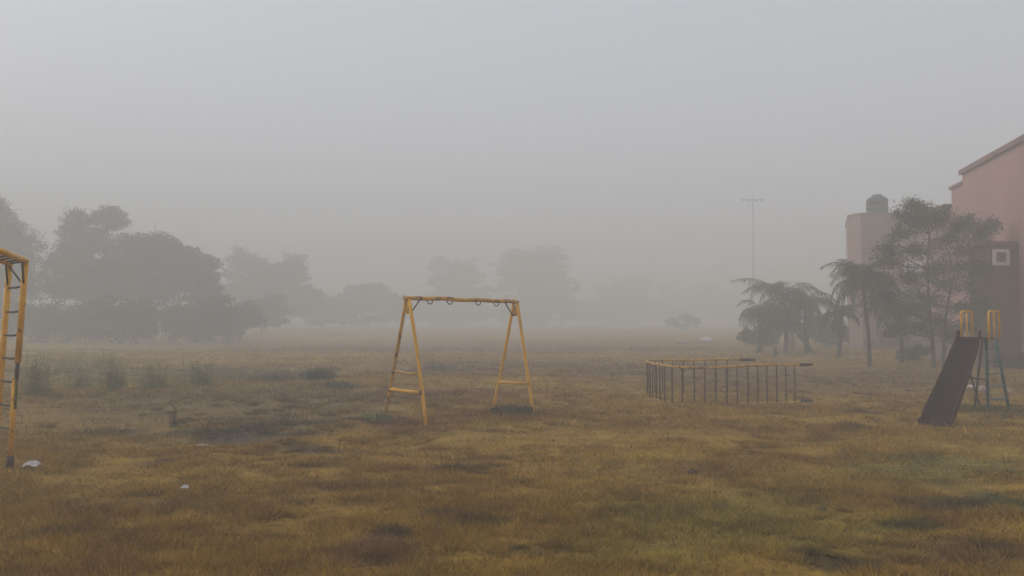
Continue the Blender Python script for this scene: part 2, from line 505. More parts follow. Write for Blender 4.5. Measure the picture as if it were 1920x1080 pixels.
# ------------------------------------------------------------------ trees
def leaves_mesh(name, centers, radii, count, leaf, seed, flat=0.75, cl_size=0.55, cl_n=None, aspect=1.6, lobed=0):
    """leaf quads gathered in clumps on and inside ellipsoids."""
    g = np.random.default_rng(seed)
    centers = np.array(centers, float); radii = np.array(radii, float)
    if lobed:
        C2, R2 = [], []
        for c, r_ in zip(centers, radii):
            for _ in range(lobed):
                dd = g.normal(size=3); dd /= np.linalg.norm(dd)
                C2.append(c + dd * r_ * g.uniform(.35, .95)); R2.append(r_ * g.uniform(.16, .50) * np.array([1.15, 1, .85]))
            C2.append(c); R2.append(r_ * .85)
        centers, radii = np.array(C2), np.array(R2)
        cl_size = cl_size * .42; cl_n = count // 45
    vol = radii[:, 0] * radii[:, 2]
    cl_n = cl_n or max(30, count // 55)
    k = g.choice(len(centers), cl_n, p=vol / vol.sum())
    d = g.normal(size=(cl_n, 3)); d /= np.linalg.norm(d, axis=1)[:, None]
    rr = 1 - 0.62 * g.random(cl_n) ** 1.5
    cc = centers[k] + d * radii[k] * rr[:, None] * (0.82 + 0.34 * g.random((cl_n, 1)))
    cs = cl_size * (0.45 + g.random(cl_n))
    per = g.choice(cl_n, count, p=cs ** 2 / (cs ** 2).sum())
    off = np.clip(g.normal(size=(count, 3)), -1.7, 1.7) * 0.45
    off[:, 2] *= flat * 0.7
    p = cc[per] + off * cs[per][:, None]
    u = g.normal(size=(count, 3)); u /= np.linalg.norm(u, axis=1)[:, None]
    w = np.cross(u, g.normal(size=(count, 3))); w /= np.linalg.norm(w, axis=1)[:, None]
    s = leaf * (0.5 + g.random(count))[:, None]
    u = u * s * aspect / 2; w = w * s / 2
    v = np.stack([p - u, p - w * 0.9 + u * 0.1, p + u, p + w], 1).reshape(-1, 3)
    return mesh_np(name, v, 4, np.arange(len(v)))

def trunk_mb(base, tips, r0, seed, fork=0.4, lean=0.0):
    rnd = random.Random(seed)
    mb = MB()
    base = np.array(base, float)
    top = np.mean(np.array(tips), axis=0)
    fk = base + (top - base) * fork; fk[0] += lean
    pts = []
    for i in range(6):
        t = i / 5
        p = base * (1 - t) + fk * t
        if 0 < i < 5: p = p + np.array([rnd.uniform(-1, 1), rnd.uniform(-1, 1), 0]) * r0 * 0.5
        pts.append(p)
    pts[0] = pts[0] - np.array([0, 0, 0.15])
    mb.tube(pts, [r0 * (1.35 if i == 0 else 1.0 - 0.07 * i) for i in range(6)], 9)
    for tp in tips:
        tp = np.array(tp)
        start = fk * 0.94 + base * 0.06 if rnd.random() < .5 else fk
        midp = (start + tp) / 2 + np.array([rnd.uniform(-.3, .3), rnd.uniform(-.3, .3), -0.12 * np.linalg.norm(tp - start)])
        mb.tube([start, (start + midp) / 2 + np.array([0, 0, 0.05]), midp, tp], [r0 * .6, r0 * .48, r0 * .34, r0 * .1], 7)
        for _ in range(3):
            q = tp + (tp - start) * 0.3 * rnd.random() + np.array([rnd.uniform(-1, 1), rnd.uniform(-1, 1), rnd.uniform(-.3, .8)]) * np.linalg.norm(tp - start) * 0.12
            mb.tube([midp * .5 + tp * .5, (midp * .25 + tp * .25 + q * .5), q], [r0 * .22, r0 * .15, r0 * .05], 5)
    return mb

def tree(name, label, group, base_px, D, blobs, count, leaf, mat, bark, r0, seed, depth=0.9, cl=0.6, flat=0.75, fork=0.4, cat='tree', ntips=None):
    """blobs: (px, py, rx_px, ry_px) of crown lobes, at distance D (+ offset)."""
    base = at(base_px, 600, D); base[2] = gz(base)
    root = thing(name, base, label, cat, group)
    rnd = random.Random(seed)
    cs, rs = [], []
    for b in blobs:
        dd = D + (b[4] if len(b) > 4 else rnd.uniform(-1, 1))
        c = at(b[0], b[1], dd)
        rx, rz = b[2] * dd / F_PX, b[3] * dd / F_PX
        cs.append(c); rs.append((rx, rx * depth, rz))
    me = leaves_mesh('crown', cs, rs, count, leaf, seed, flat, cl, lobed=12)
    tips = [c + np.array([0, 0, 0.0]) for c in cs]
    trunk_mb(base, tips, r0, seed, fork).build('trunk', bark, root, True)
    link('crown', me, mat, root)
    return root

G_BACK = 'dark trees along the left edge of the field'
tree('spreading_tree', 'tall dark tree cut by the left edge of the photo, behind the yellow ladder frame', G_BACK, 20, 60,
     [(-60, 440, 90, 75), (5, 430, 48, 50), (-15, 388, 36, 22), (45, 462, 40, 40), (-30, 510, 110, 55), (55, 525, 50, 48), (-150, 450, 90, 80)],
     75000, 0.095, M['leaf_far'], M['bark'], 0.22, 11, cl=1.3, fork=0.3)
tree('spreading_tree', 'tallest dark tree with ragged double-peaked top, second from the left edge', G_BACK, 175, 62,
     [(140, 422, 26, 24), (205, 415, 36, 26), (165, 448, 48, 28), (130, 485, 40, 40), (190, 505, 75, 45), (240, 465, 46, 34), (150, 540, 70, 30), (225, 545, 60, 26)],
     75000, 0.095, M['leaf_far'], M['bark'], 0.2, 12, cl=1.2, fork=0.28)
tree('spreading_tree', 'wide dark tree whose crown slopes down to the right, right of the tallest one', G_BACK, 325, 61,
     [(285, 460, 44, 24), (330, 478, 46, 28), (290, 510, 70, 45), (365, 500, 40, 30), (388, 530, 30, 30), (290, 550, 60, 26), (370, 552, 44, 26)],
     70000, 0.095, M['leaf_far'], M['bark'], 0.2, 13, cl=1.15, fork=0.26)
G_FAR = 'faint trees deep in the fog'
tree('fogged_tree', 'pale fog-faded tree with a hump top just right of the dark left trees', G_FAR, 500, 100,
     [(455, 505, 44, 34), (505, 508, 42, 28), (550, 515, 38, 30), (490, 550, 80, 36), (560, 565, 45, 34), (440, 560, 40, 30)], 30000, 0.2, M['leaf_far'], M['bark'], 0.2, 14, cl=2.0, fork=.25)
tree('fogged_bush_tree', 'low round greyish tree in front of the pale hump-topped tree', G_FAR, 490, 80,
     [(465, 580, 30, 20), (500, 572, 34, 22), (520, 592, 30, 20), (480, 595, 40, 16)], 12000, 0.16, M['leaf_far'], M['bark'], 0.12, 15, cl=1.2, fork=.25)
tree('fogged_tree', 'small low-domed fogged tree left of the swing frame', G_FAR, 690, 118,
     [(660, 562, 38, 28), (700, 552, 42, 26), (740, 570, 36, 26), (690, 588, 75, 24)], 18000, 0.26, M['leaf_far'], M['bark'], 0.2, 16, cl=1.8, fork=.25)
tree('fogged_tree', 'rounded fogged tree above the left end of the swing bar', G_FAR, 850, 148,
     [(835, 518, 42, 38), (872, 515, 40, 36), (850, 556, 62, 46), (850, 590, 70, 24)], 22000, 0.32, M['leaf_far'], M['bark'], 0.25, 17, cl=2.2, fork=.25)
tree('fogged_tree', 'largest round fogged tree above the right end of the swing bar', G_FAR, 1005, 142,
     [(970, 508, 44, 44), (1030, 500, 46, 42), (1000, 552, 76, 50), (1055, 545, 34, 44), (1000, 588, 95, 26)], 28000, 0.32, M['leaf_far'], M['bark'], 0.25, 18, cl=2.2, fork=.25)
tree('fogged_tree', 'barely visible tree right of the largest round fogged tree', G_FAR, 1175, 185,
     [(1150, 550, 34, 36), (1195, 545, 36, 36), (1170, 580, 70, 32)], 14000, 0.4, M['leaf_far'], M['bark'], 0.25, 19, cl=2.2, fork=.25)
tree('fogged_tree', 'barely visible wide tree behind the small shrub and left of the light mast', G_FAR, 1300, 195,
     [(1265, 562, 38, 34), (1320, 560, 44, 36), (1370, 575, 34, 28), (1310, 588, 80, 20)], 14000, 0.4, M['leaf_far'], M['bark'], 0.25, 20, cl=2.2, fork=.25)
tree('fogged_tree', 'fog-faded low tree between the hump-topped tree and the low-domed tree', G_FAR, 605, 112,
     [(590, 570, 34, 26), (628, 580, 38, 24), (605, 592, 55, 18)], 12000, 0.26, M['leaf_far'], M['bark'], 0.16, 21, cl=1.6, fork=.25)
for k, (px, w, D, lab) in enumerate([(785, 60, 150, 'faint low tree mass between the low-domed tree and the swing frame'), (1105, 60, 165, 'faint low tree mass at the right foot of the largest round fogged tree'), (1235, 60, 175, 'faintest low tree mass behind the small lone bush-like tree')]):
    tree('fogged_tree', lab, G_FAR, px, D, [(px - w * .5, 584, w * .6, 22), (px + w * .4, 588, w * .6, 18), (px, 578, w * .5, 20)], 9000, .34, M['leaf_far'], M['bark'], .2, 400 + k, cl=1.8, fork=.25)
tree('small_tree', 'small grey bush-like tree standing alone left of the palms', None, 1276, 104,
     [(1258, 603, 16, 9), (1294, 600, 18, 8), (1280, 592, 14, 9), (1270, 610, 22, 7), (1300, 610, 10, 5), (1284, 615, 16, 5)], 5000, 0.13, M['leaf_far'], M['bark'], 0.05, 22, cl=.7, fork=.6)

# undergrowth below the left trees
def shrub(name, label, px, D, w_px, h_px, mat, count, leaf, seed, group=None, cat='bush', base_py=None):
    base = gat(px, base_py) if base_py else at(px, 600, D)
    D = base[1]
    base[2] = gz(base)
    root = thing(name, base, label, cat, group)
    g = np.random.default_rng(seed)
    w, h = w_px * D / F_PX, h_px * D / F_PX
    cs, rs = [], []
    for k in range(5):
        cs.append(base + np.array([g.uniform(-.32, .32) * w, g.uniform(-.3, .3) * w, h * g.uniform(.3, .62)]))
        rs.append((w * g.uniform(.16, .27), w * g.uniform(.16, .27), h * g.uniform(.25, .36)))
    me = leaves_mesh('foliage', cs, rs, count, leaf, seed, 0.8, max(0.08, w * 0.12))
    st = MB()
    for k in range(7):
        tip = np.array(cs[k % 5]) + g.normal(size=3) * 0.12 * h
        st.tube([base + np.array([g.uniform(-.05, .05) * w, 0, -0.03]), base * .5 + tip * .5 + g.normal(size=3) * 0.03 * h, tip], [0.012 * max(h, .5), 0.009 * max(h, .5), 0.004 * max(h, .5)], 5)
    st.build('stem', M['bark'], root)
    link('foliage', me, mat, root)
    return root

for k, (px, D, w, h, lab) in enumerate([
        (-30, 52, 140, 104, 'dark undergrowth bush at the left edge, behind the ladder frame'),
        (120, 53, 150, 102, 'dark undergrowth bush below the gap between the two leftmost dark trees'),
        (255, 52, 140, 98, 'dark undergrowth bush below the tallest dark tree'),
        (370, 53, 130, 98, 'dark undergrowth bush at the right end of the row of dark trees'),
        (455, 60, 110, 70, 'greyer low bush just right of the dark row of undergrowth')]):
    shrub('undergrowth_bush', lab, px, D, w, h, M['leaf_far'], 16000, 0.10, 50 + k, 'bushes growing under the left trees')

# ------------------------------------------------------------------ leafy tree and palms by the building
def feather_tree():
    D = 25.4
    base = at(1752, 690, D); base[2] = gz(base)
    root = thing('leafy_tree', base, 'airy layered leafy tree with two thin trunks in front of the pink building', 'tree')
    g = np.random.default_rng(77); rnd = random.Random(77)
    tr = MB(); crowns = []
    stems = [(1748, 1740, 440, 0.055), (1768, 1790, 470, 0.05)]
    tips = []
    for (bx, tx, ty, r) in stems:
        b = at(bx, 690, D + rnd.uniform(-.2, .2)); b[2] = gz(b) - 0.1
        t = at(tx, ty, D + rnd.uniform(-.3, .3))
        pts = [b * (1 - s) + t * s + np.array([math.sin(s * 5 + bx) * 0.09, math.cos(s * 4) * 0.08, 0]) for s in np.linspace(0, 1, 9)]
        tr.tube(pts, list(np.linspace(r * 1.2, r * .35, 9)), 8)
        tips.append(pts)
    # boughs: sprays in layers at given pixels
    sprays = [(1700, 405, 40, 0), (1740, 420, 55, 0), (1715, 385, 22, 1), (1760, 408, 30, -1), (1790, 425, 30, .5), (1690, 440, 50, 1), (1770, 450, 55, 0), (1840, 440, 36, 0),
              (1720, 470, 60, -.6), (1810, 470, 50, 1), (1858, 425, 16, 0), (1665, 490, 40, 0), (1800, 500, 55, .4), (1845, 500, 34, -.5), (1700, 520, 30, .6), (1770, 530, 55, 0),
              (1830, 540, 42, .8), (1740, 560, 50, -.6), (1655, 530, 30, .3), (1800, 575, 50, .2), (1760, 600, 45, .8), (1850, 575, 26, -.2), (1690, 580, 34, 0), (1720, 615, 30, .5),
              (1810, 610, 30, .5), (1680, 615, 26, .2), (1665, 465, 24, 0),  (1780, 630, 24, .3), (1868, 480, 22, .3), (1820, 420, 26, .2), (1735, 392, 26, 0), (1750, 500, 30, 1), (1660, 560, 26, .4)]
    V = []
    for (px, py, w, dz) in sprays:
        c = at(px, py, D + dz)
        st = tips[0 if px < 1765 else 1]
        zs = [p[2] for p in st]
        k = min(range(len(st)), key=lambda q: abs(zs[q] - (c[2] - 0.5)))
        s0 = st[max(1, k)]
        midp = (s0 + c) / 2 + np.array([0, 0, -0.06])
        tr.tube([s0, midp, c], [0.022, 0.015, 0.006], 5)
        W = w * D / F_PX
        for q in range(9):
            a = g.uniform(0, 2 * math.pi); L = W * g.uniform(.4, 1.05)
            e = c + np.array([math.cos(a) * L, math.sin(a) * L, g.uniform(-.32, .26)])
            tr.tube([midp * .4 + c * .6, (c + e) / 2 + np.array([0, 0, .05]), e], [0.008, 0.005, 0.003], 4)
            n = int(90 + 70 * L)
            s = g.random(n) ** .8
            p = c * (1 - s)[:, None] + e * s[:, None] + g.normal(size=(n, 3)) * np.array([.13, .13, .10])
            V.append(p)
    p = np.vstack(V); n = len(p)
    u = g.normal(size=(n, 3)) * np.array([1, 1, .5]); u /= np.linalg.norm(u, axis=1)[:, None]
    w = np.cross(u, g.normal(size=(n, 3))); w /= np.linalg.norm(w, axis=1)[:, None]
    s = 0.038 * (0.4 + g.random(n))[:, None]
    u = u * s; w = w * s * .5
    v = np.stack([p - u, p - w, p + u, p + w], 1).reshape(-1, 3)
    tr.build('trunk', M['bark'], root, True)
    link('crown', mesh_np('crown', v, 4, np.arange(len(v))), M['leaf_brown'], root)
feather_tree()

def palm(label, base_px, D, top_px, top_py, fronds, flen, r, seed, stems=1):
    base = at(base_px, 640, D); base[2] = gz(base)
    root = thing('palm_tree', base, label, 'palm', 'palms beside the pink building')
    g = np.random.default_rng(seed)
    top = at(top_px, top_py, D)
    tr = MB(); heads = [top]
    tr.tube([base - np.array([0, 0, .1]), base * .6 + top * .4 + np.array([.05, 0, 0]), top], [r * 1.3, r, r * .75], 10)
    for k in range(stems - 1):
        b2 = base + np.array([g.uniform(-.7, .7), g.uniform(-.5, .5), -.1])
        t2 = base + (top - base) * g.uniform(.55, .85) + np.array([g.uniform(-1.3, 1.3), g.uniform(-.6, .6), 0])
        tr.tube([b2, (b2 + t2) / 2, t2], [r * 1.1, r * .85, r * .6], 8)
        heads.append(t2)
    tr.build('trunk', M['bark'], root, True)
    for hI, h in enumerate(heads):
        nf = fronds if hI == 0 else int(fronds * .75)
        for k in range(nf):
            az = 2 * math.pi * k / nf + g.uniform(-.25, .25)
            el = g.uniform(-.1, 1.4)
            L = flen * g.uniform(.75, 1.1) * (1 if hI == 0 else .85)
            m = 16; pts = []
            p = h.copy(); d_el = el
            bend = g.uniform(.085, .19)
            for s in range(m + 1):
                pts.append(p.copy())
                d = np.array([math.cos(az) * math.cos(d_el), math.sin(az) * math.cos(d_el), math.sin(d_el)])
                p = p + d * L / m
                d_el -= bend
                if d_el < -1.45: d_el = -1.45
            fm = MB(); fm.tube(pts, list(np.linspace(.018, .004, m + 1)), 5)
            side = np.array([-math.sin(az), math.cos(az), 0])
            for s in range(2, m + 1):
                for q in range(3):
                    f = q / 3
                    a = pts[s - 1] * (1 - f) + pts[s] * f
                    dirn = pts[s] - pts[s - 1]; dirn = dirn / np.linalg.norm(dirn)
                    wl_ = L * .30 * math.sin(min(1, (s + f) / m + .12) * math.pi * .86 + .15)
                    for sg in (-1, 1):
                        tip = a + side * sg * wl_ * g.uniform(.5, .8) + dirn * wl_ * .45 + np.array([0, 0, -wl_ * g.uniform(.05, .95)])
                        mdp = (a + tip) / 2 + np.array([0, 0, wl_ * .12])
                        b_ = dirn * .022
                        fm.add([a - b_ * .5, a + b_ * .5, mdp + b_ * .6, mdp - b_ * .6, tip], [(0, 1, 2, 3), (3, 2, 4)])
            fm.build('frond', M['frond'], root)
    return root
palm('tallest palm of the left clump, with a long frond arching left beside the light mast', 1474, 37, 1470, 562, 22, 2.7, .10, 201, 1)
palm('bushy low palm at the left end of the palms, drooping over the field', 1424, 38, 1426, 590, 20, 1.75, .09, 202, 2)
palm('short-stemmed palm just right of the tallest palm', 1512, 36, 1508, 572, 22, 1.8, .09, 203, 2)
palm('small drooping palm between the palm clump and the palm on the tall thin stem', 1572, 32, 1574, 590, 20, 1.2, .07, 204, 1)
palm('thin-stemmed palm standing in front of the left corner of the pink rear block', 1630, 27, 1618, 532, 24, 1.8, .06, 205, 1)
palm('low dark palm half hidden behind the leafy tree', 1690, 29, 1684, 575, 20, 1.5, .065, 206, 1)

shrub('green_bush', 'low dark green bush behind the gap between the palms', 1550, 44, 95, 62, M['weed_dark'], 7000, 0.10, 71)
shrub('green_bush', 'low bush at the foot of the bushy low palm', 1420, 43, 70, 45, M['leaf_mid'], 4000, 0.10, 72)
shrub('green_bush', 'small shrub under the leafy tree, near its twin trunks', 1700, 30, 60, 34, M['leaf_brown'], 3000, 0.07, 73)

# weeds in the left field
WEEDS = [
        (68, 744, 52, 80, 'weed', 'tall green weed clump just right of the ladder frame'),
        (150, 728, 60, 40, 'weed', 'low green weed clump between the ladder frame and the second tall weed'),
        (212, 736, 46, 66, 'weed', 'upright green weed clump, second tall one from the ladder frame'),
        (285, 732, 60, 54, 'weed', 'broad green weed clump in the middle of the weed row'),
        (372, 724, 60, 52, 'weed', 'faded green weed clump at the right end of the weed row'),
        (594, 713, 60, 24, 'weed_dark', 'dark green compact bush left of the swing frame'),
        (505, 714, 90, 18, 'weed_dry', 'flat brownish weed clump left of the dark compact bush'),
        (705, 788, 60, 20, 'weed', 'brown tussock at the far left foot of the swing frame'),
        (430, 642, 80, 18, 'weed_dry', 'low grey bush far out in the left of the field'),
        (828, 690, 110, 14, 'weed_dry', 'thin brown weed strip seen through the swing frame'),
        (110, 700, 90, 40, 'weed', 'pale weed clump behind the tall weed nearest the ladder frame'),
        (190, 690, 90, 34, 'weed', 'pale weed clump behind the second tall weed'),
        (640, 730, 70, 14, 'weed_dry', 'flat brown weeds between the dark compact bush and the swing'),
        ]
# dark dry brush at the foot of the right swing legs
def weed(label, px, py, w, h, mat, seed, n=42):
    g = np.random.default_rng(seed)
    base = gat(px, py); base[2] = gz(base); D = base[1]
    W, H = w * D / F_PX, h * D / F_PX
    root = thing('tall_weed', base, label, 'weed', 'tall weeds in the left field')
    st = MB(); lf = MB()
    for k in range(n):
        b = base + np.array([g.normal() * .24 * W, g.normal() * .2 * W, 0]); b[2] = gz(b) - .01
        hh = H * g.uniform(.35, 1.05)
        e = b + np.array([g.normal() * .10 * W, g.normal() * .10 * W, hh])
        md = (b + e) / 2 + g.normal(size=3) * .02
        st.tube([base - np.array([0, 0, .05]), b, md, e], [.006, .006, .004, .002], 4, False)
        for q in range(int(10 + 26 * hh)):
            s_ = g.uniform(.1, 1.0); p = b * (1 - s_) + e * s_
            a = g.uniform(0, 6.28); L = g.uniform(.03, .085) * (1.25 - .5 * s_)
            dn = np.array([math.cos(a), math.sin(a), g.uniform(-.2, .9)]); sd_ = np.array([-math.sin(a), math.cos(a), 0]) * L * .22
            lf.add([p, p + dn * L * .5 - sd_, p + dn * L, p + dn * L * .5 + sd_], [(0, 1, 2, 3)])
    st.build('stem', mat, root); lf.build('foliage', mat, root)

def brush(label, px, py, w, h, seed, mat, n=520, nl=3200):
    g = np.random.default_rng(seed)
    base = gat(px, py); base[2] = gz(base)
    D = base[1]; W, H = w * D / F_PX, h * D / F_PX
    root = thing('dry_brush', base, label, 'weed')
    st = MB()
    for k in range(n):
        a = g.uniform(0, 2 * math.pi); q = abs(g.normal()) * .22
        b = base + np.array([math.cos(a) * q * W, math.sin(a) * q * W * .7, -.01])
        e = b + np.array([g.normal() * .16 * W, g.normal() * .10 * W, H * g.uniform(.2, 1.0) * max(.2, 1 - q * 1.2)])
        r = .0032
        st.tube([b, (b + e) / 2 + g.normal(size=3) * .02, e], [r, r * .8, r * .3], 3, False)
    st.build('twigs', mat, root)
    cs = [base + np.array([g.uniform(-.33, .33) * W, g.uniform(-.2, .2) * W, H * .25]) for _ in range(5)]
    link('dead_leaves', leaves_mesh('dead_leaves', cs, [(W * .2, W * .16, H * .28)] * 5, nl, 0.03, seed, .8, .08), mat, root)
brush('low dark clump of dry brush at the foot of the right swing legs', 958, 780, 84, 26, 301, M['weed_dry'])
weed('single upright dry weed stalk in the dark patch of the left field', 325, 796, 9, 46, M['weed_dry'], 302, 6)

for k, (px, py, w, h, mt, lab) in enumerate(WEEDS):
    weed(lab, px, py, w, h, M[mt], 90 + k, {'weed': 60, 'weed_dark': 150, 'weed_dry': 90}[mt])

# ------------------------------------------------------------------ swing frame
def swing():
    LF = gat(800, 800); LB = gat(719, 786); RF = gat(1001, 776); RB = gat(923, 769)
    for p in (LF, LB, RF, RB): p[2] = gz(p)
    tL = at(764, 560, 12.15); tR = at(966, 567, 13.55)
    base = (LF + RB) / 2; base[2] = gz(base)
    root = thing('swing_frame', base, 'yellow A-frame swing stand without swings, its top bar slightly bent', 'swing')
    ax = (tR - tL) / np.linalg.norm(tR - tL)
    e0, e1 = tL - ax * .06, tR + ax * .06
    pts = []
    for s in np.linspace(0, 1, 25):
        p = e0 * (1 - s) + e1 * s
        p = p + np.array([0, 0, .006 * math.sin(s * 9.0) + .006 * math.sin(s * 21 + 1) + .018 * math.sin(s * math.pi)])
        pts.append(p)
    mb = MB(); mb.tube(pts, .032, 12)
    bar = mb.build('top_bar', M['yellow_worn'], root, True)
    def bp(s): return pts[int(round(s * 24))]
    legs = {}
    for nm, foot, top, bnd in (('a', LF, tL, 0.02), ('b', LB, tL, -0.015), ('c', RF, tR, 0.0), ('d', RB, tR, -.02)):
        f = foot.copy(); f[2] -= .05
        hd = foot - top; hd[2] = 0; hd /= np.linalg.norm(hd)
        t0 = top + hd * .04 + np.array([0, 0, -.012])
        lp = [t0 * (1 - s) + f * s + hd * bnd * math.sin(s * math.pi) for s in np.linspace(0, 1, 8)]
        m = MB(); m.tube(lp, .0265, 12); m.build('leg', M['yellow'] if nm in 'a' else M['yellow_worn'] if nm == 'b' else M['yellow'], root, True)
        legs[nm] = (t0, f)
    def on(nm, z):
        t0, f = legs[nm]; s = (t0[2] - z) / (t0[2] - f[2]); return t0 * (1 - s) + f * s
    for a, b_, z, r in (('a', 'b', .76, .019), ('a', 'b', .49, .026), ('c', 'd', .50, .023)):
        m = MB(); m.tube([on(b_, z + (.02 if z > .6 else .0)), (on(a, z) + on(b_, z)) / 2 + np.array([0, 0, -.008]), on(a, z)], r, 10)
        m.build('cross_bar', M['yellow'] if r > .02 else M['ochre'], root, True)
    # gusset plates below each apex
    for a, b_ in (('a', 'b'), ('c', 'd')):
        z1 = legs[a][0][2] - .05; z0 = z1 - .17
        m = MB()
        nrm = np.cross(on(a, z0) - on(b_, z0), np.array([0, 0, 1])); nrm /= np.linalg.norm(nrm)
        A1, A0, B1, B0 = on(a, z1), on(a, z0), on(b_, z1), on(b_, z0)
        o = nrm * .004
        m.hexa([A0 - o, B0 - o, B0 + o, A0 + o, A1 - o, B1 - o, B1 + o, A1 + o])
        m.build('gusset_plate', M['yellow_worn'], root)
    # braces
    for s, nm in ((.13, 'L'), (.87, 'R')):
        p0 = bp(s) + np.array([0, 0, -.02])
        apex = tL if nm == 'L' else tR
        p1 = apex + np.array([0, 0, -.23]) + ax * (.05 if nm == 'L' else -.05)
        m = MB(); m.tube([p0, p1], .011, 8); m.build('brace', M['rust'], root, True)
    # four half-ring hooks
    for s in (.21, .375, .63, .80):
        c = bp(s); hp = []
        for t in np.linspace(0, math.pi, 11):
            hp.append(c + ax * (.052 * math.cos(t)) + np.array([0, 0, -.028 - .055 * math.sin(t)]))
        m = MB(); m.tube(hp, .0085, 8); m.build('hook', M['rust'], root, True)
    # rusted bolt clamp
    c = on('a', .49); m = MB(); d = legs['a'][1] - legs['a'][0]; d = d / np.linalg.norm(d)
    m.tube([c - d * .035, c + d * .035], .037, 12); m.build('bolt_clamp', M['rust'], root, True)
swing()

# ------------------------------------------------------------------ climbing ladder frame at the left
def ladder_frame():
    f1 = gat(18, 876); f1[2] = gz(f1)
    t1 = at(48, 489, 8.35)
    t2 = at(18, 494, 8.62)
    wv = t2 - t1
    f2 = f1 + wv * 1.05; f2[2] = gz(f2)
    root = thing('ladder_climber', f1, 'yellow ladder climbing frame cut off by the left edge of the photo', 'climbing frame')
    ln = lambda a, b_, s: a * (1 - s) + b_ * s
    # right upright in three pieces as the paint and pipe change
    m = MB(); m.tube([t1, ln(t1, f1, .478)], .031, 12); m.build('upright', M['yellow'], root, True)
    m = MB(); m.tube([ln(t1, f1, .47), ln(t1, f1, .56)], .021, 10); m.build('bare_pipe', M['dark_steel'], root, True)
    m = MB(); m.tube([ln(t1, f1, .56), ln(t1, f1, .70)], .021, 10); m.build('sleeve_pipe', M['green_steel'], root, True)
    m = MB(); m.tube([ln(t1, f1, .55) - np.array([.018, 0, 0]), ln(t1, f1, .94)], .026, 12); m.build('lower_upright', M['yellow'], root, True)
    m = MB(); m.tube([ln(t1, f1, .925), ln(t1, f1, .96), f1 - np.array([0, 0, .06])], [.034, .040, .036], 10); m.build('foot', M['rust'], root, True)
    m = MB(); m.tube([t2, f2 - np.array([0, 0, .06])], .031, 12); m.build('upright', M['yellow'], root, True)
    for py in (537, 583, 628, 672, 717, 763, 808):
        z = at(40, py, 8.45)[2]
        s = (t1[2] - z) / (t1[2] - f1[2])
        a, b_ = ln(t1, f1, s), ln(t2, f2, s)
        m = MB(); m.tube([a, (a + b_) / 2 + np.array([0, 0, -.006]), b_], .0115, 8); m.build('rung', M['dark_steel'], root, True)
    # overhead ladder to the second end frame, outside the picture
    hd = np.array([.39, -.92, 0.0])
    L = 2.0
    g1, g2 = t1 + hd * L, t2 + hd * L
    for a, b_ in ((t1, g1), (t2, g2)):
        m = MB(); m.tube([a - hd * .03, b_ + hd * .03], .03, 12); m.build('top_rail', M['yellow'], root, True)
    for s in (0.0, .14, .29, .43, .57, .71, .86, 1.0):
        m = MB(); m.tube([t1 + hd * L * s, t2 + hd * L * s], .0135, 8); m.build('overhead_rung', M['dark_steel'], root, True)
    for a, b_, c_ in ((t1, f1, hd), (t2, f2, hd)):
        m = MB(); m.tube([ln(a, b_, .115), a + c_ * .22], .011, 8); m.build('brace', M['dark_steel'], root, True)
    m = MB(); m.tube([ln(t1, f1, .115), ln(t2, f2, .015)], .010, 8); m.build('brace', M['dark_steel'], root, True)
    # far end frame
    off = hd * .33
    for a in (g1, g2):
        f = a + off; f[2] = gz(f) - .06
        m = MB(); m.tube([a, f], .031, 12); m.build('upright', M['yellow'], root, True)
    for k in range(7):
        s = .12 + .12 * k
        fa = g1 + off; fa[2] = 0; fb = g2 + off; fb[2] = 0
        m = MB(); m.tube([ln(g1, fa, s), ln(g2, fb, s)], .0115, 8); m.build('rung', M['dark_steel'], root, True)
ladder_frame()

